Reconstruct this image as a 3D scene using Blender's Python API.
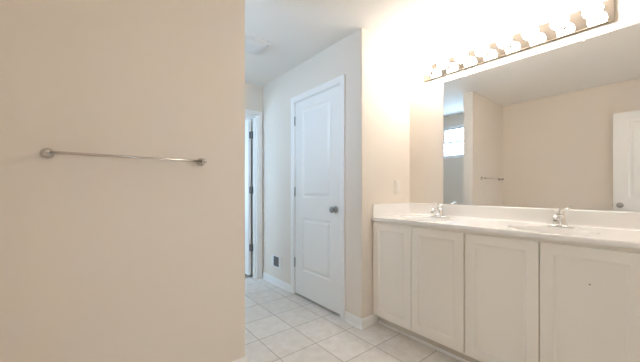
import bpy, bmesh, math, random
from mathutils import Vector, Matrix

# ------------------------------------------------------------------ scene, camera, light
for o in list(bpy.data.objects):
    bpy.data.objects.remove(o)
SC = bpy.context.scene
COL = SC.collection
R = math.radians

cam_d = bpy.data.cameras.new('camera')
cam = bpy.data.objects.new('camera', cam_d)
COL.objects.link(cam)
SC.camera = cam
cam_d.sensor_fit = 'HORIZONTAL'
cam_d.sensor_width = 36.0
cam_d.lens = 284.5 / 640 * 36.0
cam_d.shift_y = 8.47 / 640
cam_d.clip_start = 0.02
cam.location = (0, 0, 1.129)
cam.rotation_euler = (R(90), 0, R(-38.83))

BULB = 19.5              # radiance of the vanity globes
SKY = 11.5               # cool sky on the hall window's side
SUNSIDE = 1.4           # warm hazy bright side, outside the bedroom behind
EXPOSURE = 1.16
world = bpy.data.worlds.new('world')
SC.world = world
world.use_nodes = True
wn = world.node_tree
bg = wn.nodes['Background']
tc = wn.nodes.new('ShaderNodeTexCoord')
sep = wn.nodes.new('ShaderNodeSeparateXYZ')
wn.links.new(tc.outputs['Generated'], sep.inputs[0])


def wmath(op, a, b):
    n = wn.nodes.new('ShaderNodeMath')
    n.operation = op
    for i, q in enumerate((a, b)):
        if isinstance(q, (int, float)):
            n.inputs[i].default_value = q
        else:
            wn.links.new(q, n.inputs[i])
    return n.outputs[0]


def wramp(fac, p0, c0, p1, c1):
    r = wn.nodes.new('ShaderNodeValToRGB')
    r.color_ramp.elements[0].position, r.color_ramp.elements[0].color = p0, (*c0, 1)
    r.color_ramp.elements[1].position, r.color_ramp.elements[1].color = p1, (*c1, 1)
    wn.links.new(fac, r.inputs[0])
    return r.outputs[0]


# the sky is cool and bright towards -x, warm and hazy towards -y; the ground is duller
side = wmath('ADD', wmath('MULTIPLY', wmath('SUBTRACT', sep.outputs['Y'], sep.outputs['X']), 0.35), 0.5)
sky_c = wramp(side, 0.36, (1.0, 0.88, 0.74), 0.64, (0.50, 0.72, 1.0))
sky_s = wramp(side, 0.36, (SUNSIDE / 40,) * 3, 0.64, (SKY / 40,) * 3)
gnd = wramp(wmath('ADD', wmath('MULTIPLY', sep.outputs['Z'], 0.5), 0.5), 0.42, (0.85,) * 3, 0.52, (1.0,) * 3)
wn.links.new(sky_c, bg.inputs['Color'])
wn.links.new(wmath('MULTIPLY', wmath('MULTIPLY', sky_s, gnd), 40.0), bg.inputs['Strength'])

SC.view_settings.view_transform = 'Standard'
SC.view_settings.look = 'None'
SC.view_settings.gamma = 1.0
SC.view_settings.exposure = EXPOSURE
SC.view_settings.use_curve_mapping = False
SC.cycles.max_bounces = 14
SC.cycles.diffuse_bounces = 9
SC.cycles.glossy_bounces = 6
SC.cycles.transparent_max_bounces = 12
SC.cycles.caustics_reflective = False
SC.cycles.caustics_refractive = False
SC.cycles.sample_clamp_indirect = 8.0


def portal(name, loc, rot, sx, sy):
    l = bpy.data.lights.new(name, 'AREA')
    l.shape = 'RECTANGLE'
    l.size, l.size_y = sx, sy
    l.cycles.is_portal = True
    o = bpy.data.objects.new(name, l)
    COL.objects.link(o)
    o.location, o.rotation_euler = loc, rot


# measured frame of the place (metres; camera above the origin)
CEIL = 2.44
XL = -0.31        # left wall
XM = 2.374        # vanity wall
YR = 1.584        # short return wall beside the vanity
YT = 1.685        # towel bar wall, front
YT2 = 1.809       # towel bar wall, back
XT = 0.752        # towel bar wall, free end
XD = 1.7085       # hall wall with the closet door
YE = 3.2866       # wall at the end of the hall
YB = -0.30        # wall behind
XB = 1.665

portal('window_light_portal', (XL - 0.13, 2.295, 1.985), (0, R(-90), 0), 0.60, 0.9)
portal('rear_added_window_portal', (0.3, -2.32, 1.45), (R(90), 0, 0), 1.5, 1.3)  # portal for the added bedroom window
portal('far_end_added_window_portal', (1.1, 6.21, 1.4), (R(-90), 0, 0), 0.4, 1.6)  # portal for the added window at the far end
portal('far_added_window_portal', (XL - 0.13, 4.5, 1.25), (0, R(-90), 0), 0.7, 1.2)  # portal for the added side window of the far room


# ------------------------------------------------------------------ materials
def mat(name, color, rough=0.5, metal=0.0, spec=0.5, bump=None, mottle=None, coat=0.0):
    m = bpy.data.materials.new(name)
    m.use_nodes = True
    nt = m.node_tree
    b = nt.nodes['Principled BSDF']
    b.inputs['Base Color'].default_value = (*color, 1)
    b.inputs['Roughness'].default_value = rough
    b.inputs['Metallic'].default_value = metal
    b.inputs['Specular IOR Level'].default_value = spec
    b.inputs['Coat Weight'].default_value = coat
    co = nt.nodes.new('ShaderNodeTexCoord')
    if bump:
        n = nt.nodes.new('ShaderNodeTexNoise')
        n.inputs['Scale'].default_value = bump[0]
        n.inputs['Detail'].default_value = 3
        bp = nt.nodes.new('ShaderNodeBump')
        bp.inputs['Strength'].default_value = bump[1]
        bp.inputs['Distance'].default_value = 0.002
        nt.links.new(co.outputs['Object'], n.inputs['Vector'])
        nt.links.new(n.outputs['Fac'], bp.inputs['Height'])
        nt.links.new(bp.outputs['Normal'], b.inputs['Normal'])
    if mottle:
        n = nt.nodes.new('ShaderNodeTexNoise')
        n.inputs['Scale'].default_value = mottle[0]
        n.inputs['Detail'].default_value = 5
        mx = nt.nodes.new('ShaderNodeMix')
        mx.data_type = 'RGBA'
        mx.inputs['A'].default_value = (*color, 1)
        mx.inputs['B'].default_value = (*[c * mottle[1] for c in color], 1)
        nt.links.new(co.outputs['Object'], n.inputs['Vector'])
        nt.links.new(n.outputs['Fac'], mx.inputs['Factor'])
        nt.links.new(mx.outputs['Result'], b.inputs['Base Color'])
    return m


PAINT = mat('wall_paint', (0.78, 0.715, 0.64), 0.75, spec=0.25, bump=(260, 0.06))
CEILP = mat('ceiling_paint', (0.87, 0.845, 0.81), 0.9, spec=0.1, bump=(180, 0.08))
TRIM = mat('white_trim_paint', (0.87, 0.86, 0.84), 0.38, bump=(60, 0.03))
CAB = mat('cabinet_paint', (0.90, 0.86, 0.80), 0.42, bump=(70, 0.03))
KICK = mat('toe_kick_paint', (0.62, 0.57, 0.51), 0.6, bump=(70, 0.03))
MARBLE = mat('cultured_marble', (0.92, 0.905, 0.885), 0.16, mottle=(5, 0.965))
CHROME = mat('polished_chrome', (0.90, 0.89, 0.88), 0.06, 1.0, mottle=(3, 0.98))
BRUSHED = mat('polished_nickel_plate', (0.70, 0.61, 0.53), 0.012, 1.0, mottle=(30, 0.97))
NICKEL = mat('satin_nickel', (0.38, 0.375, 0.37), 0.30, 1.0, mottle=(20, 0.95))
PLATE = mat('almond_plastic', (0.79, 0.745, 0.685), 0.35, mottle=(4, 0.99))
VENTW = mat('vent_enamel', (0.80, 0.80, 0.79), 0.4, mottle=(4, 0.98))
DARK = mat('cavity_shade', (0.05, 0.05, 0.055), 0.8, mottle=(9, 0.9))  # near-black stands in for shade inside the vent and the knob hole
BARM = mat('satin_nickel_bar', (0.62, 0.59, 0.56), 0.18, 1.0, mottle=(20, 0.97))
HINGE = mat('hinge_metal', (0.34, 0.34, 0.345), 0.35, 1.0, mottle=(20, 0.95))
GREY = mat('grey_enamel', (0.21, 0.20, 0.195), 0.5, mottle=(9, 0.95))
VINYL = mat('window_vinyl', (0.85, 0.86, 0.87), 0.4, mottle=(3, 0.98))
MIRROR = mat('mirror_silver', (0.95, 0.95, 0.94), 0.0, 1.0)
CARPET = mat('beige_carpet', (0.52, 0.46, 0.39), 0.95, bump=(400, 0.4), mottle=(40, 0.85))


def glass_mat():
    m = bpy.data.materials.new('window_glass')
    m.use_nodes = True
    nt = m.node_tree
    out = nt.nodes['Material Output']
    nt.nodes.remove(nt.nodes['Principled BSDF'])
    t = nt.nodes.new('ShaderNodeBsdfTransparent')
    t.inputs[0].default_value = (0.95, 0.97, 0.97, 1)
    g = nt.nodes.new('ShaderNodeBsdfGlossy')
    g.inputs['Roughness'].default_value = 0.02
    f = nt.nodes.new('ShaderNodeFresnel')
    f.inputs[0].default_value = 1.25
    x = nt.nodes.new('ShaderNodeMixShader')
    nt.links.new(f.outputs[0], x.inputs[0])
    nt.links.new(t.outputs[0], x.inputs[1])
    nt.links.new(g.outputs[0], x.inputs[2])
    nt.links.new(x.outputs[0], out.inputs[0])
    return m


GLASS = glass_mat()


def bulb_mat():
    m = bpy.data.materials.new('lit_frosted_globe')
    m.use_nodes = True
    nt = m.node_tree
    b = nt.nodes['Principled BSDF']
    b.inputs['Base Color'].default_value = (0.9, 0.88, 0.84, 1)
    b.inputs['Roughness'].default_value = 0.3
    b.inputs['Emission Color'].default_value = (1.0, 0.95, 0.89, 1)
    b.inputs['Emission Strength'].default_value = BULB
    return m


GLOBE = bulb_mat()


def tile_mat():
    m = bpy.data.materials.new('vinyl_floor_tile')
    m.use_nodes = True
    nt = m.node_tree
    L = nt.links.new
    b = nt.nodes['Principled BSDF']
    co = nt.nodes.new('ShaderNodeTexCoord')
    mpn = nt.nodes.new('ShaderNodeMapping')
    # floor object's origin sits on the world origin: tile joints measured in the room
    mpn.inputs['Location'].default_value = (-(1.286 - 0.3045 * 20), -(1.648 - 0.3035 * 20), 0)
    L(co.outputs['Object'], mpn.inputs['Vector'])
    br = nt.nodes.new('ShaderNodeTexBrick')
    br.offset = 0.0
    br.squash = 1.0
    br.inputs['Scale'].default_value = 1.0
    br.inputs['Brick Width'].default_value = 0.3045
    br.inputs['Row Height'].default_value = 0.3035
    br.inputs['Mortar Size'].default_value = 0.0042
    br.inputs['Mortar Smooth'].default_value = 0.5
    br.inputs['Bias'].default_value = 0.0
    br.inputs['Color1'].default_value = (0.77, 0.73, 0.685, 1)
    br.inputs['Color2'].default_value = (0.82, 0.78, 0.735, 1)
    br.inputs['Mortar'].default_value = (0.46, 0.42, 0.38, 1)
    L(mpn.outputs[0], br.inputs['Vector'])
    n1 = nt.nodes.new('ShaderNodeTexNoise')
    n1.inputs['Scale'].default_value = 14
    n1.inputs['Detail'].default_value = 6
    n1.inputs['Roughness'].default_value = 0.6
    n1.inputs['Distortion'].default_value = 0.4
    L(co.outputs['Object'], n1.inputs['Vector'])
    rp = nt.nodes.new('ShaderNodeValToRGB')
    rp.color_ramp.elements[0].position = 0.35
    rp.color_ramp.elements[0].color = (0.89, 0.875, 0.86, 1)
    rp.color_ramp.elements[1].position = 0.65
    rp.color_ramp.elements[1].color = (1, 1, 1, 1)
    L(n1.outputs['Fac'], rp.inputs[0])
    mx = nt.nodes.new('ShaderNodeMix')
    mx.data_type = 'RGBA'
    mx.blend_type = 'MULTIPLY'
    mx.inputs['Factor'].default_value = 1
    L(br.outputs['Color'], mx.inputs['A'])
    L(rp.outputs[0], mx.inputs['B'])
    L(mx.outputs['Result'], b.inputs['Base Color'])
    b.inputs['Roughness'].default_value = 0.42
    b.inputs['Specular IOR Level'].default_value = 0.35
    bp = nt.nodes.new('ShaderNodeBump')
    bp.invert = True
    bp.inputs['Strength'].default_value = 0.35
    bp.inputs['Distance'].default_value = 0.002
    L(br.outputs['Fac'], bp.inputs['Height'])
    L(bp.outputs['Normal'], b.inputs['Normal'])
    return m


TILE = tile_mat()


# ------------------------------------------------------------------ mesh helpers
def new():
    return bmesh.new()


def box(bm, a, b, bevel=0.0, seg=2):
    lo = [min(a[i], b[i]) for i in range(3)]
    hi = [max(a[i], b[i]) for i in range(3)]
    t = bmesh.new()
    bmesh.ops.create_cube(t, size=1.0)
    for v in t.verts:
        for i in range(3):
            v.co[i] = lo[i] if v.co[i] < 0 else hi[i]
    if bevel:
        bmesh.ops.bevel(t, geom=t.edges[:], offset=bevel, segments=seg, profile=0.5, affect='EDGES')
    join(bm, t)


def join(bm, t):
    mp_ = {}
    for v in t.verts:
        mp_[v] = bm.verts.new(v.co)
    for f in t.faces:
        try:
            nf = bm.faces.new([mp_[v] for v in f.verts])
            nf.smooth = f.smooth
        except ValueError:
            pass
    t.free()


def lathe(bm, prof, origin=(0, 0, 0), axis=(0, 0, 1), n=24, smooth=True, sx=1.0, sy=1.0):
    """prof: list of (radius, distance along axis)"""
    ax = Vector(axis).normalized()
    q = ax.to_track_quat('Z', 'Y')
    o = Vector(origin)
    rings = []
    for r, d in prof:
        if r < 1e-6:
            rings.append([bm.verts.new(o + q @ Vector((0, 0, d)))])
        else:
            rings.append([bm.verts.new(o + q @ Vector((r * sx * math.cos(2 * math.pi * k / n),
                                                       r * sy * math.sin(2 * math.pi * k / n), d)))
                          for k in range(n)])
    for A, B in zip(rings, rings[1:]):
        for k in range(n):
            a = [A[k % len(A)], A[(k + 1) % len(A)]] if len(A) > 1 else [A[0]]
            b_ = [B[(k + 1) % len(B)], B[k % len(B)]] if len(B) > 1 else [B[0]]
            vs = a + b_
            if len(vs) >= 3:
                f = bm.faces.new(vs)
                f.smooth = smooth
    return rings


def cyl(bm, p, q, r, n=16, bev=0.0):
    p, q = Vector(p), Vector(q)
    L = (q - p).length
    if bev:
        prof = [(0, 0), (r - bev, 0), (r, bev), (r, L - bev), (r - bev, L), (0, L)]
    else:
        prof = [(0, 0), (r, 0), (r, L), (0, L)]
    lathe(bm, prof, p, q - p, n)


def sphere(bm, c, r, n=20, m=12, flat=1.0, axis=(0, 0, 1)):
    prof = [(r * math.sin(math.pi * i / m), -r * flat * math.cos(math.pi * i / m)) for i in range(m + 1)]
    prof[0] = (0, prof[0][1])
    prof[-1] = (0, prof[-1][1])
    lathe(bm, prof, c, axis, n)


def tube(bm, pts, radii, n=14, sq=None):
    """swept tube with per point radius; sq = (width, height) multipliers"""
    pts = [Vector(p) for p in pts]
    rings = []
    for i, p in enumerate(pts):
        d = (pts[min(i + 1, len(pts) - 1)] - pts[max(i - 1, 0)]).normalized()
        side = d.cross(Vector((0, 0, 1)))
        if side.length < 1e-4:
            side = Vector((0, 1, 0))
        side.normalize()
        up = side.cross(d)
        r = radii[i]
        w, h = sq[i] if sq else (1, 1)
        rings.append([bm.verts.new(p + side * (r * w * math.cos(2 * math.pi * k / n)) +
                                   up * (r * h * math.sin(2 * math.pi * k / n))) for k in range(n)])
    for A, B in zip(rings, rings[1:]):
        for k in range(n):
            f = bm.faces.new([A[k], A[(k + 1) % n], B[(k + 1) % n], B[k]])
            f.smooth = True
    bm.faces.new(list(reversed(rings[0])))
    bm.faces.new(rings[-1])


def obj(name, bm, m, parent=None, loc=None, auto=False):
    bmesh.ops.recalc_face_normals(bm, faces=bm.faces[:])
    me = bpy.data.meshes.new(name)
    bm.to_mesh(me)
    bm.free()
    me.materials.append(m)
    o = bpy.data.objects.new(name, me)
    COL.objects.link(o)
    if parent:
        o.parent = parent
    if loc:
        o.location = loc
    return o


def struct(name, bm, m, parent=None, loc=None):
    o = obj(name, bm, m, parent, loc)
    if parent is None:
        o['kind'] = 'structure'
    return o


def label(o, text, cat=None, group=None):
    o['label'] = text
    if cat:
        o['category'] = cat
    if group:
        o['group'] = group
    return o


def thing(name, text, cat, loc, rotz=0.0, group=None):
    o = bpy.data.objects.new(name, None)
    o.empty_display_size = 0.1
    COL.objects.link(o)
    o.location = loc
    o.rotation_euler = (0, 0, rotz)
    return label(o, text, cat, group)


def copy_tree(o, parent=None):
    c = o.copy()
    COL.objects.link(c)
    if parent:
        c.parent = parent
    for ch in [x for x in bpy.data.objects if x.parent == o]:
        copy_tree(ch, c)
    return c


def wall_y(name, x0, x1, y0, y1, openings=(), z1=CEIL, m=PAINT, bevel=0.0):
    """wall slab running along y; openings (ya, yb, za, zb)"""
    bm = new()
    cur = y0
    for ya, yb, za, zb in sorted(openings):
        box(bm, (x0, cur, 0), (x1, ya, z1))
        if za > 0:
            box(bm, (x0, ya, 0), (x1, yb, za))
        box(bm, (x0, ya, zb), (x1, yb, z1))
        cur = yb
    box(bm, (x0, cur, 0), (x1, y1, z1), bevel)
    return struct(name, bm, m)


def wall_x(name, y0, y1, x0, x1, openings=(), z1=CEIL, m=PAINT):
    bm = new()
    cur = x0
    for xa, xb, za, zb in sorted(openings):
        box(bm, (cur, y0, 0), (xa, y1, z1))
        if za > 0:
            box(bm, (xa, y0, 0), (xb, y1, za))
        box(bm, (xa, y0, zb), (xb, y1, z1))
        cur = xb
    box(bm, (cur, y0, 0), (x1, y1, z1))
    return struct(name, bm, m)


# ------------------------------------------------------------------ room shell
bm = new()
box(bm, (-0.44, YB - 0.12, -0.05), (2.50, 3.41, 0.0))
struct('floor', bm, TILE)
bm = new()
box(bm, (-1.2, -2.44, -0.05), (2.50, YB - 0.12, 0.0))
struct('floor_bedroom', bm, CARPET)
bm = new()
box(bm, (-0.44, 3.41, -0.05), (2.50, 6.2, 0.0))
struct('floor_far_room', bm, CARPET)
bm = new()
box(bm, (-1.2, -2.44, CEIL), (2.50, 6.2, CEIL + 0.06))
struct('ceiling', bm, CEILP)

WIN = (1.87, 2.72, 1.69, 2.275)
wall_y('wall_left', XL - 0.12, XL, YB - 0.12, 6.08, [WIN, (3.9, 5.1, 0.9, 1.6)])  # WIN is the alcove window; the other opening is added for daylight
wall_y('wall_right', XM, XM + 0.12, YB - 0.12, 3.406)
wall_x('wall_partition', YT, YT2, XL, XT)


def bullnose(name, x0, x1, y0, y1, corners):
    """a wall block whose listed vertical edges have rounded drywall corners"""
    bm = new()
    box(bm, (x0, y0, 0), (x1, y1, CEIL))
    es = [e for e in bm.edges if abs(e.verts[0].co.z - e.verts[1].co.z) > 1 and
          any(abs(e.verts[0].co.x - cx) < 1e-4 and abs(e.verts[0].co.y - cy) < 1e-4 for cx, cy in corners)]
    bmesh.ops.bevel(bm, geom=es, offset=0.012, segments=4, profile=0.5, affect='EDGES')
    return struct(name, bm, PAINT)


bullnose('wall_return', XD, XM, YR, YR + 0.114, [(XD, YR)])
DC = (1.824, 2.563, 0, 2.070)       # rough opening of the closet door
wall_y('wall_hall', XD, XD + 0.114, YR + 0.114, YE, [DC])
DE = (0.855, 1.640, 0, 2.060)
wall_x('wall_end', YE, YE + 0.12, XL, XM, [DE])
DB = (-0.215, 0.575, 0, 2.070)
wall_x('wall_back', YB - 0.12, YB, XL, XM, [DB])
# the bedroom behind the open door and the room past the hall door; window openings added for daylight
wall_y('wall_bedroom_left', -1.2, -1.08, -2.32, YB - 0.12)
wall_y('wall_bedroom_right', 2.38, 2.50, -2.32, YB - 0.12)
wall_x('wall_bedroom_rear', -2.44, -2.32, -1.2, 2.50, [(-0.45, 1.05, 0.80, 2.10)])
wall_y('wall_far_right', XB, XB + 0.12, 3.406, 6.08)
wall_x('wall_far_end', 6.08, 6.20, XL - 0.12, XB + 0.12, [(0.9, 1.3, 0.6, 2.2)])


def baseboard(name, p, q, nx, ny):
    """board with eased top and a shoe moulding from p to q, standing off the wall along (nx, ny)"""
    bm = new()
    p, q = Vector((*p, 0)), Vector((*q, 0))
    nrm = Vector((nx, ny, 0))
    prof = [(0, 0), (0.019, 0), (0.0185, 0.010), (0.0125, 0.018), (0.0125, 0.063), (0.009, 0.074), (0.004, 0.082), (0, 0.082)]
    A = [bm.verts.new(p + nrm * d + Vector((0, 0, z))) for d, z in prof]
    B = [bm.verts.new(q + nrm * d + Vector((0, 0, z))) for d, z in prof]
    n = len(prof)
    for i in range(n):
        bm.faces.new([A[i], A[(i + 1) % n], B[(i + 1) % n], B[i]])
    bm.faces.new(A)
    bm.faces.new(list(reversed(B)))
    return struct(name, bm, TRIM)


e = 0.0005
baseboard('baseboard_hall_near', (XD - e, YR - 0.0125), (XD - e, 1.770), -1, 0)
baseboard('baseboard_hall_far', (XD - e, 2.617), (XD - e, YE - 0.014), -1, 0)
baseboard('baseboard_return', (XD - 0.0125, YR - e), (1.898, YR - e), 0, -1)
baseboard('baseboard_end', (XL + 0.014, YE - e), (0.790, YE - e), 0, -1)
baseboard('baseboard_left', (XL + e, YB + 0.014), (XL + e, YT - 0.014), 1, 0)
baseboard('baseboard_alcove', (XL + e, YT2 + 0.014), (XL + e, YE - 0.014), 1, 0)
baseboard('baseboard_partition', (XL + 0.014, YT - e), (XT + 0.0125, YT - e), 0, -1)
baseboard('baseboard_partition_end', (XT + e, YT), (XT + e, YT2), 1, 0)
baseboard('baseboard_partition_back', (XL + 0.014, YT2 + e), (XT + 0.0125, YT2 + e), 0, 1)


# ------------------------------------------------------------------ doors
def face_panels(bm, W, H, y, s, rects, prof):
    """one face of a panelled door in the x-z plane at depth y; s = outward sign"""
    def V(x, z, d=0.0):
        return bm.verts.new((x, y + s * d, z))
    def quad(x0, x1, z0, z1):
        bm.faces.new([V(x0, z0), V(x1, z0), V(x1, z1), V(x0, z1)])
    xa, xb = rects[0][0], rects[0][1]
    quad(0, xa, 0, H)
    quad(xb, W, 0, H)
    zc = 0
    for r in rects:
        quad(xa, xb, zc, r[2])
        zc = r[3]
    quad(xa, xb, zc, H)
    for x0, x1, z0, z1 in rects:
        prev = [V(x0, z0), V(x1, z0), V(x1, z1), V(x0, z1)]
        for ins, d in prof:
            cur = [V(x0 + ins, z0 + ins, d), V(x1 - ins, z0 + ins, d), V(x1 - ins, z1 - ins, d), V(x0 + ins, z1 - ins, d)]
            for k in range(4):
                bm.faces.new([prev[k], prev[(k + 1) % 4], cur[(k + 1) % 4], cur[k]])
            prev = cur
        bm.faces.new(prev)


MOULD = [(0.004, -0.003), (0.014, -0.009), (0.024, -0.009), (0.046, -0.002), (0.050, -0.002)]


def panel_slab(W, H, T, stile=0.115, rects=None):
    """two panel moulded door: x 0..W (hinge to latch), y 0..T, z 0..H"""
    bm = new()
    if rects is None:
        rects = [(stile, W - stile, 0.265, 0.815), (stile, W - stile, 1.022, 1.935)]
    face_panels(bm, W, H, T, 1, rects, MOULD)
    face_panels(bm, W, H, 0.0, -1, rects, MOULD)
    for a, b in (((0, 0), (W, 0)), ((W, 0), (W, H)), ((W, H), (0, H)), ((0, H), (0, 0))):
        bm.faces.new([bm.verts.new((a[0], 0, a[1])), bm.verts.new((b[0], 0, b[1])),
                      bm.verts.new((b[0], T, b[1])), bm.verts.new((a[0], T, a[1]))])
    bmesh.ops.remove_doubles(bm, verts=bm.verts[:], dist=1e-5)
    return bm


def knob_bm(T, sides=(1, -1), both=True):
    """door knob set centred on the slab at the local origin; faces at y = 0 and y = T"""
    bm = new()
    prof = [(0, 0), (0.030, 0), (0.032, 0.003), (0.029, 0.008), (0.014, 0.011), (0.012, 0.024), (0.016, 0.030),
            (0.024, 0.036), (0.0275, 0.046), (0.025, 0.056), (0.016, 0.062), (0, 0.064)]
    lathe(bm, prof, (0, T, 0), (0, 1, 0), 24)
    if both:
        lathe(bm, prof, (0, 0, 0), (0, -1, 0), 24)
    return bm


def hinge_bm():
    bm = new()
    cyl(bm, (0, 0, -0.044), (0, 0, 0.044), 0.0062, 12, 0.001)
    sphere(bm, (0, 0, 0.046), 0.006, 10, 6)
    sphere(bm, (0, 0, -0.046), 0.006, 10, 6)
    return bm


# closet door in the hall wall: hinge edge at y = 2.546, latch edge at y = 1.842, face flush with the wall
closet = bpy.data.objects.new('door_1', None)
COL.objects.link(closet)
closet['kind'] = 'structure'
closet['label'] = 'closed white two-panel closet door in the hall wall'
closet.location = (XD + 0.0365, 2.545, 0.025)
closet.rotation_euler = (0, 0, R(-90))       # local x -> -y, local y -> +x ... face towards the hall at local y = 0
W1 = 0.702
s = panel_slab(W1, 2.026, 0.035, 0.128, [(0.128, W1 - 0.128, 0.262, 0.812), (0.128, W1 - 0.128, 1.02, 1.935)])
# local +y points to +x (into the closet): shift so that the hall face is at local y = -0.035
bmesh.ops.translate(s, verts=s.verts[:], vec=(0, -0.035, 0))
obj('door_panel', s, TRIM, closet)
k = knob_bm(0.035, both=True)
bmesh.ops.translate(k, verts=k.verts[:], vec=(W1 - 0.058, -0.035, 0.922))
label(obj('door_knob', k, NICKEL, closet), 'satin nickel round knob')
for z in (0.327, 1.080, 1.836):
    h = hinge_bm()
    box(h, (-0.001, 0.0, -0.044), (0.0005, 0.004, 0.044))
    label(obj('hinge', h, HINGE, closet, (-0.0005, -0.043, z)), 'satin nickel butt hinge')
lp = new()
box(lp, (-0.0006, -0.0125, -0.028), (0.0005, 0.0125, 0.028))
box(lp, (0.0, -0.006, -0.008), (0.006, 0.006, 0.008), 0.001)
label(obj('latch', lp, NICKEL, closet, (W1 - 0.001, -0.0175, 0.922)), 'nickel latch plate on the door edge')


def casing_bm_y(x, ya, yb, zt, w=0.060, s=-1):
    """door casing on a wall plane x (facing s): opening ya..yb up to zt"""
    bm = new()
    prof = [(0, 0.006), (0.006, 0.010), (0.012, 0.0135), (0.038, 0.0165), (w - 0.006, 0.0175), (w, 0.015)]
    def strip(path):
        # path(d) -> polyline of points at casing offset d
        prev = None
        for d, t in prof:
            cur = path(d, t)
            cur = [bm.verts.new(p) for p in cur]
            if prev:
                for i in range(len(cur) - 1):
                    bm.faces.new([prev[i], prev[i + 1], cur[i + 1], cur[i]])
            else:
                base = [bm.verts.new(p) for p in path(d, 0)]
                for i in range(len(cur) - 1):
                    bm.faces.new([base[i], base[i + 1], cur[i + 1], cur[i]])
            prev = cur
        base = [bm.verts.new(p) for p in path(prof[-1][0], 0)]
        for i in range(len(base) - 1):
            bm.faces.new([prev[i], prev[i + 1], base[i + 1], base[i]])
        back0 = [bm.verts.new(p) for p in path(0, 0)]
        back1 = [bm.verts.new(p) for p in path(prof[-1][0], 0)]
        for i in range(len(back0) - 1):
            bm.faces.new([back0[i], back0[i + 1], back1[i + 1], back1[i]])
    strip(lambda d, t: [(x + s * t, ya - d, 0.0), (x + s * t, ya - d, zt + d), (x + s * t, yb + d, zt + d), (x + s * t, yb + d, 0.0)])
    bmesh.ops.remove_doubles(bm, verts=bm.verts[:], dist=1e-5)
    return bm


def casing_x(y, xa, xb, zt, w=0.060, s=-1):
    bm = casing_bm_y(0, xa, xb, zt, w, s)
    for v in bm.verts:
        v.co = Vector((v.co.y, y + v.co.x, v.co.z))
    return bm


struct('trim_1', casing_bm_y(XD - e, 1.834, 2.552, 2.058), TRIM)
bm = new()           # closet jamb
box(bm, (XD, 1.8245, 0), (XD + 0.114, 1.839, 2.069))
box(bm, (XD, 2.5480, 0), (XD + 0.114, 2.5625, 2.069))
box(bm, (XD, 1.839, 2.0545), (XD + 0.114, 2.548, 2.069))
box(bm, (XD + 0.039, 1.839, 0), (XD + 0.07, 1.849, 2.0545))
box(bm, (XD + 0.039, 2.538, 0), (XD + 0.07, 2.548, 2.0545))
box(bm, (XD + 0.039, 1.849, 2.0445), (XD + 0.07, 2.538, 2.0545))
struct('trim_2', bm, TRIM)

# door at the end of the hall, swung open into the room beyond
struct('trim_3', casing_x(YE - e, 0.867, 1.632, 2.050), TRIM)
bm = new()
box(bm, (1.625, YE, 0), (1.6395, YE + 0.12, 2.059))
box(bm, (0.8555, YE, 0), (0.870, YE + 0.12, 2.059))
box(bm, (0.870, YE, 2.045), (1.625, YE + 0.12, 2.059))
box(bm, (1.613, YE + 0.04, 0), (1.625, YE + 0.075, 2.045))
box(bm, (0.870, YE + 0.04, 0), (0.882, YE + 0.075, 2.045))
box(bm, (0.882, YE + 0.04, 2.033), (1.613, YE + 0.075, 2.045))
struct('trim_4', bm, TRIM)
endd = bpy.data.objects.new('door_2', None)
COL.objects.link(endd)
endd['kind'] = 'structure'
endd['label'] = 'white door at the end of the hall, swung open into the next room'
endd.location = (1.607, YE + 0.131, 0.030)
endd.rotation_euler = (0, 0, R(90))          # local x -> +y, local y -> -x
obj('door_panel', panel_slab(0.745, 2.003, 0.035, 0.13), TRIM, endd)
k = knob_bm(0.035)
bmesh.ops.translate(k, verts=k.verts[:], vec=(0.685, 0, 0.92))
obj('door_knob', k, NICKEL, endd)
for z in (0.348, 1.092, 1.800):
    h = new()
    cyl(h, (-0.005, -0.009, -0.045), (-0.005, -0.009, 0.045), 0.0075, 12, 0.001)
    box(h, (-0.0020, -0.006, -0.044), (0.0003, 0.026, 0.044))
    box(h, (-0.045, -0.0180, -0.044), (-0.005, -0.0160, 0.044))
    obj('hinge', h, HINGE, endd, (0, 0, z))

# entrance door, open against the left wall (seen in the mirror)
entry = bpy.data.objects.new('door_3', None)
COL.objects.link(entry)
entry['kind'] = 'structure'
entry['label'] = 'white entrance door open flat against the left wall, seen in the mirror'
entry.location = (-0.215, YB + 0.006, 0.018)
entry.rotation_euler = (0, 0, R(90))
obj('door_panel', panel_slab(0.755, 2.031, 0.035, 0.125, [(0.125, 0.755 - 0.125, 0.262, 0.812), (0.125, 0.755 - 0.125, 1.02, 1.935)]), TRIM, entry)
k = knob_bm(0.035)
bmesh.ops.translate(k, verts=k.verts[:], vec=(0.755 - 0.058, 0, 0.922))
label(obj('door_knob', k, NICKEL, entry), 'satin nickel round knob')
lp = new()
box(lp, (0, 0.005, -0.028), (0.0012, 0.030, 0.028))
box(lp, (0, 0.012, -0.008), (0.008, 0.024, 0.008), 0.001)
label(obj('latch', lp, NICKEL, entry, (0.755, 0, 0.922)), 'nickel latch plate on the door edge')
for z in (0.33, 1.08, 1.83):
    obj('hinge', hinge_bm(), NICKEL, entry, (-0.002, -0.007, z))
struct('trim_5', casing_x(YB + e, -0.205, 0.565, 2.058, 0.060, 1), TRIM)
bm = new()
box(bm, (-0.2145, YB - 0.12, 0), (-0.2000, YB, 2.069))
box(bm, (0.5600, YB - 0.12, 0), (0.5745, YB, 2.069))
box(bm, (-0.2000, YB - 0.12, 2.0545), (0.5600, YB, 2.069))
struct('trim_6', bm, TRIM)


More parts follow.
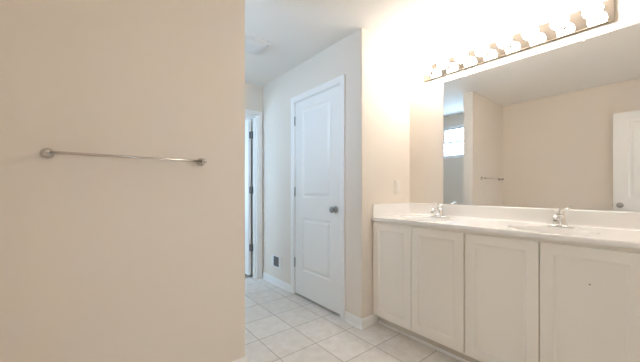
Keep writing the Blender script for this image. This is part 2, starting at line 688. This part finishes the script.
# ------------------------------------------------------------------ windows
def window(name, axis, c0, c1, z0, z1, plane, sash=True):
    """double hung window in a wall slab of 0.12: axis 'y' = in a wall along y"""
    w = bpy.data.objects.new(name, None)
    COL.objects.link(w)
    w['kind'] = 'structure'
    def P(u, d, z):
        return (plane + d, u, z) if axis == 'y' else (u, plane + d, z)
    def bx(bm, a, b, bev=0.002):
        box(bm, P(*a), P(*b), bev)
    g = 0.0008
    c0, c1, z0, z1 = c0 + g, c1 - g, z0 + g, z1 - g
    bm = new()
    t = 0.032
    for a, b in (((c0, 0.02, z0), (c0 + t, 0.10, z1)), ((c1 - t, 0.02, z0), (c1, 0.10, z1)),
                 ((c0 + t, 0.02, z1 - t), (c1 - t, 0.10, z1)), ((c0 + t, 0.02, z0), (c1 - t, 0.10, z0 + t))):
        bx(bm, a, b)
    obj('window_frame', bm, VINYL, w)
    zm = (z0 + z1) / 2
    for nm, d, za, zb in (('sash_upper', 0.030, zm - 0.017, z1 - t), ('sash_lower', 0.062, z0 + t, zm + 0.017)):
        bm = new()
        f = 0.028
        ca, cb = c0 + t, c1 - t
        for a, b in (((ca, d, za), (ca + f, d + 0.026, zb)), ((cb - f, d, za), (cb, d + 0.026, zb)),
                     ((ca + f, d, zb - f), (cb - f, d + 0.026, zb)), ((ca + f, d, za), (cb - f, d + 0.026, za + f))):
            bx(bm, a, b)
        so = obj('window_sash', bm, VINYL, w)
        bm = new()
        bx(bm, (ca + f, d + 0.011, za + f), (cb - f, d + 0.015, zb - f), 0)
        obj('pane', bm, GLASS, so)
    return w


w1 = window('window_1', 'y', *WIN, XL - 0.12)
w1['label'] = 'small white double-hung window above the alcove, seen in the mirror'
window('added_window_2', 'x', -0.45, 1.05, 0.80, 2.10, -2.44)  # unseen bedroom window, added to bring in daylight fill from behind
window('added_window_4', 'x', 0.9, 1.3, 0.6, 2.2, 6.08)  # unseen window, added to send daylight through the end door into the hall
window('added_window_3', 'y', 3.9, 5.1, 0.9, 1.6, XL - 0.12)  # unseen side window, added to light the face of the open end door

# ------------------------------------------------------------------ vanity cabinets
XF = 1.840          # front of the doors
CT = 0.8705         # underside of the counter


def shaker(W, H, T=0.019, st=0.057):
    """door: x = thickness (front at 0, towards -x), y 0..W, z 0..H"""
    bm = new()
    rects = [(st, W - st, st, H - 0.053)]
    t = bmesh.new()
    face_panels(t, W, H, 0.0, -1, rects, [(0.003, -0.0035), (0.009, -0.0060), (0.012, -0.0075)])
    for a, b in (((0, 0), (W, 0)), ((W, 0), (W, H)), ((W, H), (0, H)), ((0, H), (0, 0))):
        t.faces.new([t.verts.new((a[0], 0, a[1])), t.verts.new((b[0], 0, b[1])),
                     t.verts.new((b[0], T, b[1])), t.verts.new((a[0], T, a[1]))])
    t.faces.new([t.verts.new(p) for p in ((0, T, 0), (W, T, 0), (W, T, H), (0, T, H))])
    bmesh.ops.remove_doubles(t, verts=t.verts[:], dist=1e-5)
    # ease the outer front edge a little
    es = [e_ for e_ in t.edges if all(abs(v.co.y) < 1e-6 for v in e_.verts) and
          (all(abs(v.co.x) < 1e-6 for v in e_.verts) or all(abs(v.co.x - W) < 1e-6 for v in e_.verts) or
           all(abs(v.co.z) < 1e-6 for v in e_.verts) or all(abs(v.co.z - H) < 1e-6 for v in e_.verts))]
    bmesh.ops.bevel(t, geom=es, offset=0.0018, segments=2, profile=0.5, affect='EDGES')
    for v in t.verts:
        x, y, z = v.co
        v.co = (y, x, z)
    join(bm, t)
    return bm


def vanity_unit(name, text, y0, y1, doors, group, first_kick=True):
    """y0 < y1; origin on the floor at the front left corner of the unit"""
    t = thing(name, text, 'cabinet', (XF, y0, 0), 0, group)
    W = y1 - y0
    D = XM - 0.002 - XF
    bm = new()
    # carcass: sides, bottom, back, face frame (open top under the basin)
    f0 = 0.0195
    box(bm, (f0, 0, 0.095), (D, 0.016, CT - 0.001))
    box(bm, (f0, W - 0.016, 0.095), (D, W, CT - 0.001))
    box(bm, (f0, 0.016, 0.095), (D, W - 0.016, 0.111))
    box(bm, (D - 0.008, 0.016, 0.111), (D, W - 0.016, CT - 0.001))
    obj('cabinet_body', bm, CAB, t)
    bm = new()
    f1 = f0 + 0.019
    box(bm, (f0 - 0.0005, 0, 0.075), (f1, 0.036, CT - 0.001))
    box(bm, (f0 - 0.0005, W - 0.036, 0.075), (f1, W, CT - 0.001))
    box(bm, (f0 - 0.0005, 0.036, CT - 0.04), (f1, W - 0.036, CT - 0.001))
    box(bm, (f0 - 0.0005, 0.036, 0.075), (f1, W - 0.036, 0.115))
    box(bm, (f0 - 0.0005, W / 2 - 0.02, 0.115), (f1, W / 2 + 0.02, CT - 0.04))
    obj('face_frame', bm, CAB, t)
    bm = new()
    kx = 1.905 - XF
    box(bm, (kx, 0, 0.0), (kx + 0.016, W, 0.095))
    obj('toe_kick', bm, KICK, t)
    bm = new()      # quarter round at the foot of the toe kick
    prof = [(0, 0), (-0.012, 0), (-0.0115, 0.006), (-0.008, 0.0125), (-0.003, 0.016), (0, 0.017)]
    A = [bm.verts.new((kx + a, 0, z)) for a, z in prof]
    B = [bm.verts.new((kx + a, W, z)) for a, z in prof]
    for i in range(len(prof)):
        j = (i + 1) % len(prof)
        bm.faces.new([A[i], A[j], B[j], B[i]])
    bm.faces.new(A)
    bm.faces.new(list(reversed(B)))
    obj('shoe_moulding', bm, TRIM, t)
    out = []
    for ya, yb in doors:
        out.append(obj('cabinet_door', shaker(yb - ya, 0.852 - 0.090), CAB, t, (0, ya - y0, 0.090)))
    return t, out


GV = 'two-door vanity base cabinets'
va, da = vanity_unit('vanity_cabinet', 'off-white two-door vanity cabinet on the left, against the short return wall',
                     0.829, YR - 0.004, [(1.216, 1.577), (0.835, 1.211)], GV)
vb, db = vanity_unit('vanity_cabinet', 'off-white two-door vanity cabinet on the right with a small knob hole in its right door',
                     0.055, 0.8285, [(0.4465, 0.8225), (0.062, 0.4400)], GV)
bm = new()
cyl(bm, (-0.0002, 0, 0), (0.0015, 0, 0), 0.0032, 12)
label(obj('knob_hole_shade', bm, DARK, db[1], (0.0072, 0.250 - 0.062, 0.677 - 0.090)), 'small drilled hole for a missing knob, its shade painted as a dark disc')

# ------------------------------------------------------------------ vanity top with integral basins
XC = 1.828
ZC = 0.9015
YA, YZ = 0.030, YR - 0.001
BOW = [(2.035, 1.215), (2.035, 0.440)]
BA, BB = 0.150, 0.205           # bowl half axes along x and y
top = thing('vanity_countertop', 'glossy white double-sink countertop with moulded backsplash over the vanity cabinets', 'countertop', (XC, YA, CT))
OFF = Vector((XC, YA, CT))
NS = 72
bm = new()


def vv(x, y, z):
    return bm.verts.new(Vector((x, y, z)) - OFF)


RX0, RX1 = 1.860, 2.220          # inner strips that hold the bowls
ymid = (BOW[0][1] + BOW[1][1]) / 2
ye = [YZ, ymid, YA]
for (cx, cy), (yb_, ya_) in zip(BOW, ((ye[0], ye[1]), (ye[1], ye[2]))):
    corner = [math.atan2(y - cy, x - cx) for x in (RX0, RX1) for y in (ya_, yb_)]
    angs = sorted([2 * math.pi * k / NS - math.pi for k in range(NS)] + corner)
    inner, outer = [], []
    for a in angs:
        c, s_ = math.cos(a), math.sin(a)
        r = 1 / math.sqrt((c / BA) ** 2 + (s_ / BB) ** 2)
        inner.append(vv(cx + r * c, cy + r * s_, ZC))
        tt = []
        if c > 1e-9: tt.append((RX1 - cx) / c)
        if c < -1e-9: tt.append((RX0 - cx) / c)
        if s_ > 1e-9: tt.append((yb_ - cy) / s_)
        if s_ < -1e-9: tt.append((ya_ - cy) / s_)
        q = min(tt)
        outer.append(vv(cx + q * c, cy + q * s_, ZC))
    n = len(angs)
    for i in range(n):
        bm.faces.new([inner[i], inner[(i + 1) % n], outer[(i + 1) % n], outer[i]])
XS = XM - 0.0225                 # front of the backsplash


def strip_faces(pts):
    A = [vv(x, YA, z) for x, z in pts]
    B = [vv(x, YZ, z) for x, z in pts]
    for i in range(len(pts) - 1):
        f = bm.faces.new([A[i], A[i + 1], B[i + 1], B[i]])
    return A, B


strip_faces([(RX1, ZC), (XS - 0.008, ZC), (XS - 0.003, ZC + 0.003), (XS, ZC + 0.010), (XS, 0.998), (XS + 0.004, 1.0022), (XM - 0.006, 1.0026), (XM - 0.001, 1.0015), (XM - 0.001, CT)])
strip_faces([(RX0, ZC), (XC + 0.010, ZC), (XC + 0.004, ZC - 0.0015), (XC + 0.001, ZC - 0.006), (XC, ZC - 0.013), (XC + 0.001, CT + 0.007), (XC + 0.005, CT + 0.001), (XC + 0.012, CT), (RX0, CT)])
vA = [(XC + 0.010, ZC), (XC + 0.004, ZC - 0.0015), (XC + 0.001, ZC - 0.006), (XC, ZC - 0.013), (XC + 0.001, CT + 0.007), (XC + 0.005, CT + 0.001), (XC + 0.012, CT), (XM - 0.001, CT), (XM - 0.001, 1.0015), (XM - 0.006, 1.0026), (XS + 0.004, 1.0022), (XS, 0.998), (XS, ZC + 0.010), (XS - 0.003, ZC + 0.003), (XS - 0.008, ZC)]
bm.faces.new([vv(x, YA, z) for x, z in vA])
bm.faces.new([vv(x, YZ, z) for x, z in reversed(vA)])
bmesh.ops.remove_doubles(bm, verts=bm.verts[:], dist=1e-5)
for f in bm.faces:
    f.smooth = False
obj('counter_slab', bm, MARBLE, top)
for cx, cy in BOW:
    bm = new()
    prof = [(1.0, 0.0), (0.985, -0.003), (0.965, -0.012), (0.93, -0.035), (0.86, -0.070), (0.74, -0.100), (0.55, -0.120), (0.30, -0.129), (0.12, -0.132)]
    rings = []
    for r, d in prof:
        rings.append([bm.verts.new((r * BA * math.cos(2 * math.pi * k / NS), r * BB * math.sin(2 * math.pi * k / NS), d)) for k in range(NS)])
    for A, B in zip(rings, rings[1:]):
        for k in range(NS):
            f = bm.faces.new([A[k], A[(k + 1) % NS], B[(k + 1) % NS], B[k]])
            f.smooth = True
    bs = obj('sink_basin', bm, MARBLE, top, Vector((cx, cy, ZC)) - OFF)
    bm = new()
    lathe(bm, [(0, -0.004), (0.012, -0.004), (0.014, 0.0005), (0.021, 0.002), (0.0225, 0.0), (0.0225, -0.006), (0, -0.006)], (0, 0, -0.130), (0, 0, 1), 24)
    label(obj('drain', bm, CHROME, bs), 'chrome drain ring')
bm = new()
box(bm, (XC + 0.004, YR - 0.0205, ZC - 0.0005), (XS + 0.001, YR - 0.0015, 1.0026), 0.003)
ss = obj('side_splash', bm, MARBLE, top, -OFF)


# ------------------------------------------------------------------ faucets
def faucet(text, y):
    t = thing('sink_faucet', text, 'faucet', (2.262, y, ZC + 0.0008), 0, 'chrome single-lever faucets')
    bm = new()          # oval deck plate
    prof = [(0, 0), (0.029, 0), (0.030, 0.003), (0.028, 0.007), (0.022, 0.009), (0, 0.0095)]
    lathe(bm, prof, (0, 0, 0), (0, 0, 1), 40, sx=1.25, sy=2.4)
    obj('deck_plate', bm, CHROME, t)
    bm = new()          # flared body
    lathe(bm, [(0, 0.006), (0.037, 0.008), (0.036, 0.016), (0.032, 0.030), (0.0275, 0.046), (0.024, 0.062), (0.0215, 0.072), (0, 0.074)], (0, 0, 0), (0, 0, 1), 28)
    obj('faucet_body', bm, CHROME, t)
    bm = new()          # spout towards the user
    tube(bm, [(-0.008, 0, 0.040), (-0.035, 0, 0.055), (-0.070, 0, 0.066), (-0.098, 0, 0.066), (-0.114, 0, 0.058), (-0.118, 0, 0.046)],
         [0.017, 0.0155, 0.0135, 0.0125, 0.012, 0.0115], 16, [(1.1, 0.95)] * 6)
    sp = obj('spout', bm, CHROME, t)
    bm = new()
    cyl(bm, (-0.1182, 0, 0.047), (-0.1190, 0, 0.038), 0.0098, 16)
    label(obj('aerator', bm, NICKEL, sp), 'dull nickel aerator')
    bm = new()          # dome and lever
    lathe(bm, [(0.0215, 0.074), (0.0225, 0.078), (0.0215, 0.090), (0.017, 0.101), (0.009, 0.107), (0, 0.109)], (0, 0, 0), (0, 0, 1), 24)
    tube(bm, [(0.004, 0, 0.099), (-0.020, 0, 0.106), (-0.050, 0, 0.111), (-0.080, 0, 0.114), (-0.090, 0, 0.1145)],
         [0.010, 0.009, 0.009, 0.0095, 0.006], 14, [(1, 0.8), (1, 0.6), (1.15, 0.45), (1.25, 0.4), (1.1, 0.35)])
    hd = obj('lever_handle', bm, CHROME, t)
    return t


faucet('chrome single-lever faucet at the left sink, nearer the return wall', 1.222)
faucet('chrome single-lever faucet at the right sink, nearer the camera', 0.440)

# ------------------------------------------------------------------ mirror
mir = thing('wall_mirror', 'large frameless mirror on the wall above the vanity backsplash', 'mirror', (XM, 0.655, 1.0045))
bm = new()
box(bm, (-0.0065, 0.065 - 0.655, 0.004), (-0.0008, 1.246 - 0.655, 2.0535 - 1.0045), 0.0008, 1)
obj('mirror_glass', bm, MIRROR, mir)
bm = new()
box(bm, (-0.0085, 0.065 - 0.655, 0.0), (-0.0003, 1.2465 - 0.655, 0.0035))
box(bm, (-0.0095, 0.065 - 0.655, 0.0), (-0.0072, 1.2465 - 0.655, 0.0080), 0.0006)
obj('bottom_channel', bm, CHROME, mir)
for y in (1.05, 0.347):
    bm = new()
    box(bm, (-0.012, -0.008, -0.010), (-0.0075, 0.008, 0.006), 0.0012)
    box(bm, (-0.0095, -0.008, 0.001), (-0.0006, 0.008, 0.009), 0.001)
    label(obj('mirror_clip', bm, PLATE, mir, (0, y - 0.655, 2.0535 - 1.0045)), 'small clear clip')

# ------------------------------------------------------------------ vanity light bar
PY0, PY1, PZ0, PZ1 = 0.214, 1.424, 2.110, 2.234
lt = thing('vanity_light_bar', 'long nickel vanity light bar with eight lit globe bulbs above the mirror', 'wall light', (XM, (PY0 + PY1) / 2, 2.172))
bm = new()
cyy = (PY0 + PY1) / 2
box(bm, (-0.025, PY0 - cyy, PZ0 - 2.172), (-0.0008, PY1 - cyy, PZ1 - 2.172), 0.003, 2)
obj('backplate', bm, BRUSHED, lt)
for i in range(8):
    y = 1.348 - 0.1505 * i - cyy
    bm = new()
    lathe(bm, [(0, 0.0), (0.026, 0.0), (0.0265, 0.004), (0.021, 0.006), (0.019, 0.020), (0.0175, 0.030), (0, 0.030)], (-0.0255, y, 0), (-1, 0, 0), 20)
    so = obj('socket', bm, BRUSHED, lt)
    bm = new()
    r = 0.046
    lathe(bm, [(0, -0.002), (0.0145, -0.002), (0.0155, 0.008)] + [(r * math.sin(a), 0.052 - r * math.cos(a)) for a in
               [0.36 + (math.pi - 0.36) * q / 12 for q in range(1, 12)]] + [(0, 0.052 + r)], (-0.0535, y, 0), (-1, 0, 0), 20)
    obj('globe_bulb', bm, GLOBE, so)

# ------------------------------------------------------------------ towel bar
tb = thing('towel_bar', 'satin metal towel bar with round posts mounted on the beige left wall', 'towel bar', (0.170, YT, 1.284))
bm = new()
cyl(bm, (-0.316, -0.058, 0), (0.316, -0.058, 0), 0.0060, 16)
obj('bar', bm, BARM, tb)
for s_ in (-1, 1):
    bm = new()
    X = 0.316 * s_
    lathe(bm, [(0, 0.0008), (0.0220, 0.0008), (0.0230, 0.004), (0.021, 0.010), (0.015, 0.013), (0.0105, 0.017), (0.0090, 0.030), (0.0105, 0.042),
               (0.0125, 0.050), (0.0138, 0.058), (0.0125, 0.066), (0.008, 0.071), (0, 0.073)], (X, 0, 0), (0, -1, 0), 24)
    obj('post', bm, BARM, tb)

# ------------------------------------------------------------------ wall plates, vent, exhaust fan
sw = thing('light_switch', 'white rocker switch plate on the short return wall above the side splash', 'light switch', (2.185, YR, 1.150))
bm = new()
box(bm, (-0.040, -0.0065, -0.063), (0.040, -0.0006, 0.063), 0.0022)
obj('cover_plate', bm, PLATE, sw)
bm = new()
box(bm, (-0.0168, -0.0092, -0.0335), (0.0168, -0.006, 0.0335), 0.0012)
for v in bm.verts:
    if v.co.y < -0.007 and v.co.z < 0:
        v.co.y += 0.0018
obj('rocker', bm, PLATE, sw)

vn = thing('wall_vent', 'small white wall vent with grey louvres low beside the closet door', 'vent', (XD, 2.944, 0.278))
bm = new()
for a, b in (((-0.006, -0.105, -0.068), (-0.0006, -0.062, 0.068)), ((-0.006, 0.062, -0.068), (-0.0006, 0.105, 0.068)),
             ((-0.006, -0.062, 0.058), (-0.0006, 0.062, 0.068)), ((-0.006, -0.062, -0.068), (-0.0006, 0.062, -0.058))):
    box(bm, a, b)
obj('vent_frame', bm, VENTW, vn)
bm = new()
box(bm, (-0.0012, -0.062, -0.058), (-0.0004, 0.062, 0.058))
obj('vent_opening_shade', bm, DARK, vn)  # dark sheet painted as the shade behind the louvres
bm = new()
for i in range(9):
    z = -0.048 + i * 0.012
    vs = [bm.verts.new(p) for p in ((-0.0055, -0.062, z - 0.004), (-0.0055, 0.062, z - 0.004), (-0.0015, 0.062, z + 0.001), (-0.0015, -0.062, z + 0.001),
                                    (-0.0050, -0.062, z - 0.005), (-0.0050, 0.062, z - 0.005), (-0.0014, 0.062, z), (-0.0014, -0.062, z))]
    for q in ((0, 1, 2, 3), (7, 6, 5, 4), (0, 4, 5, 1), (1, 5, 6, 2), (2, 6, 7, 3), (3, 7, 4, 0)):
        bm.faces.new([vs[j] for j in q])
label(obj('louvres', bm, GREY, vn), 'grey slanted louvres')

fn = thing('exhaust_fan', 'square white exhaust fan cover on the hall ceiling', 'exhaust fan', (1.115, 2.385, CEIL))
bm = new()


def rsq(h, r, z, n=6):
    out = []
    for cx, cy, a0 in ((h - r, h - r, 0), (-(h - r), h - r, 90), (-(h - r), -(h - r), 180), (h - r, -(h - r), 270)):
        for k_ in range(n + 1):
            a = R(a0 + 90 * k_ / n)
            out.append((cx + r * math.cos(a), cy + r * math.sin(a), z))
    return out


def loft(bm, loops, cap=True):
    prev = None
    for lp_ in loops:
        cur = [bm.verts.new(p) for p in lp_]
        if prev:
            n = len(cur)
            for i in range(n):
                f = bm.faces.new([prev[i], prev[(i + 1) % n], cur[(i + 1) % n], cur[i]])
                f.smooth = False
        else:
            bm.faces.new(cur)
        prev = cur
    bm.faces.new(prev)


loft(bm, [rsq(0.140, 0.03, -0.0006), rsq(0.140, 0.03, -0.014), rsq(0.134, 0.03, -0.020), rsq(0.127, 0.03, -0.020), rsq(0.125, 0.03, -0.015)])
obj('fan_frame', bm, VENTW, fn)
bm = new()
loft(bm, [rsq(0.121, 0.03, -0.0155), rsq(0.119, 0.03, -0.026), rsq(0.110, 0.03, -0.038), rsq(0.085, 0.03, -0.048), rsq(0.04, 0.02, -0.053)])
obj('fan_cover', bm, VENTW, fn)
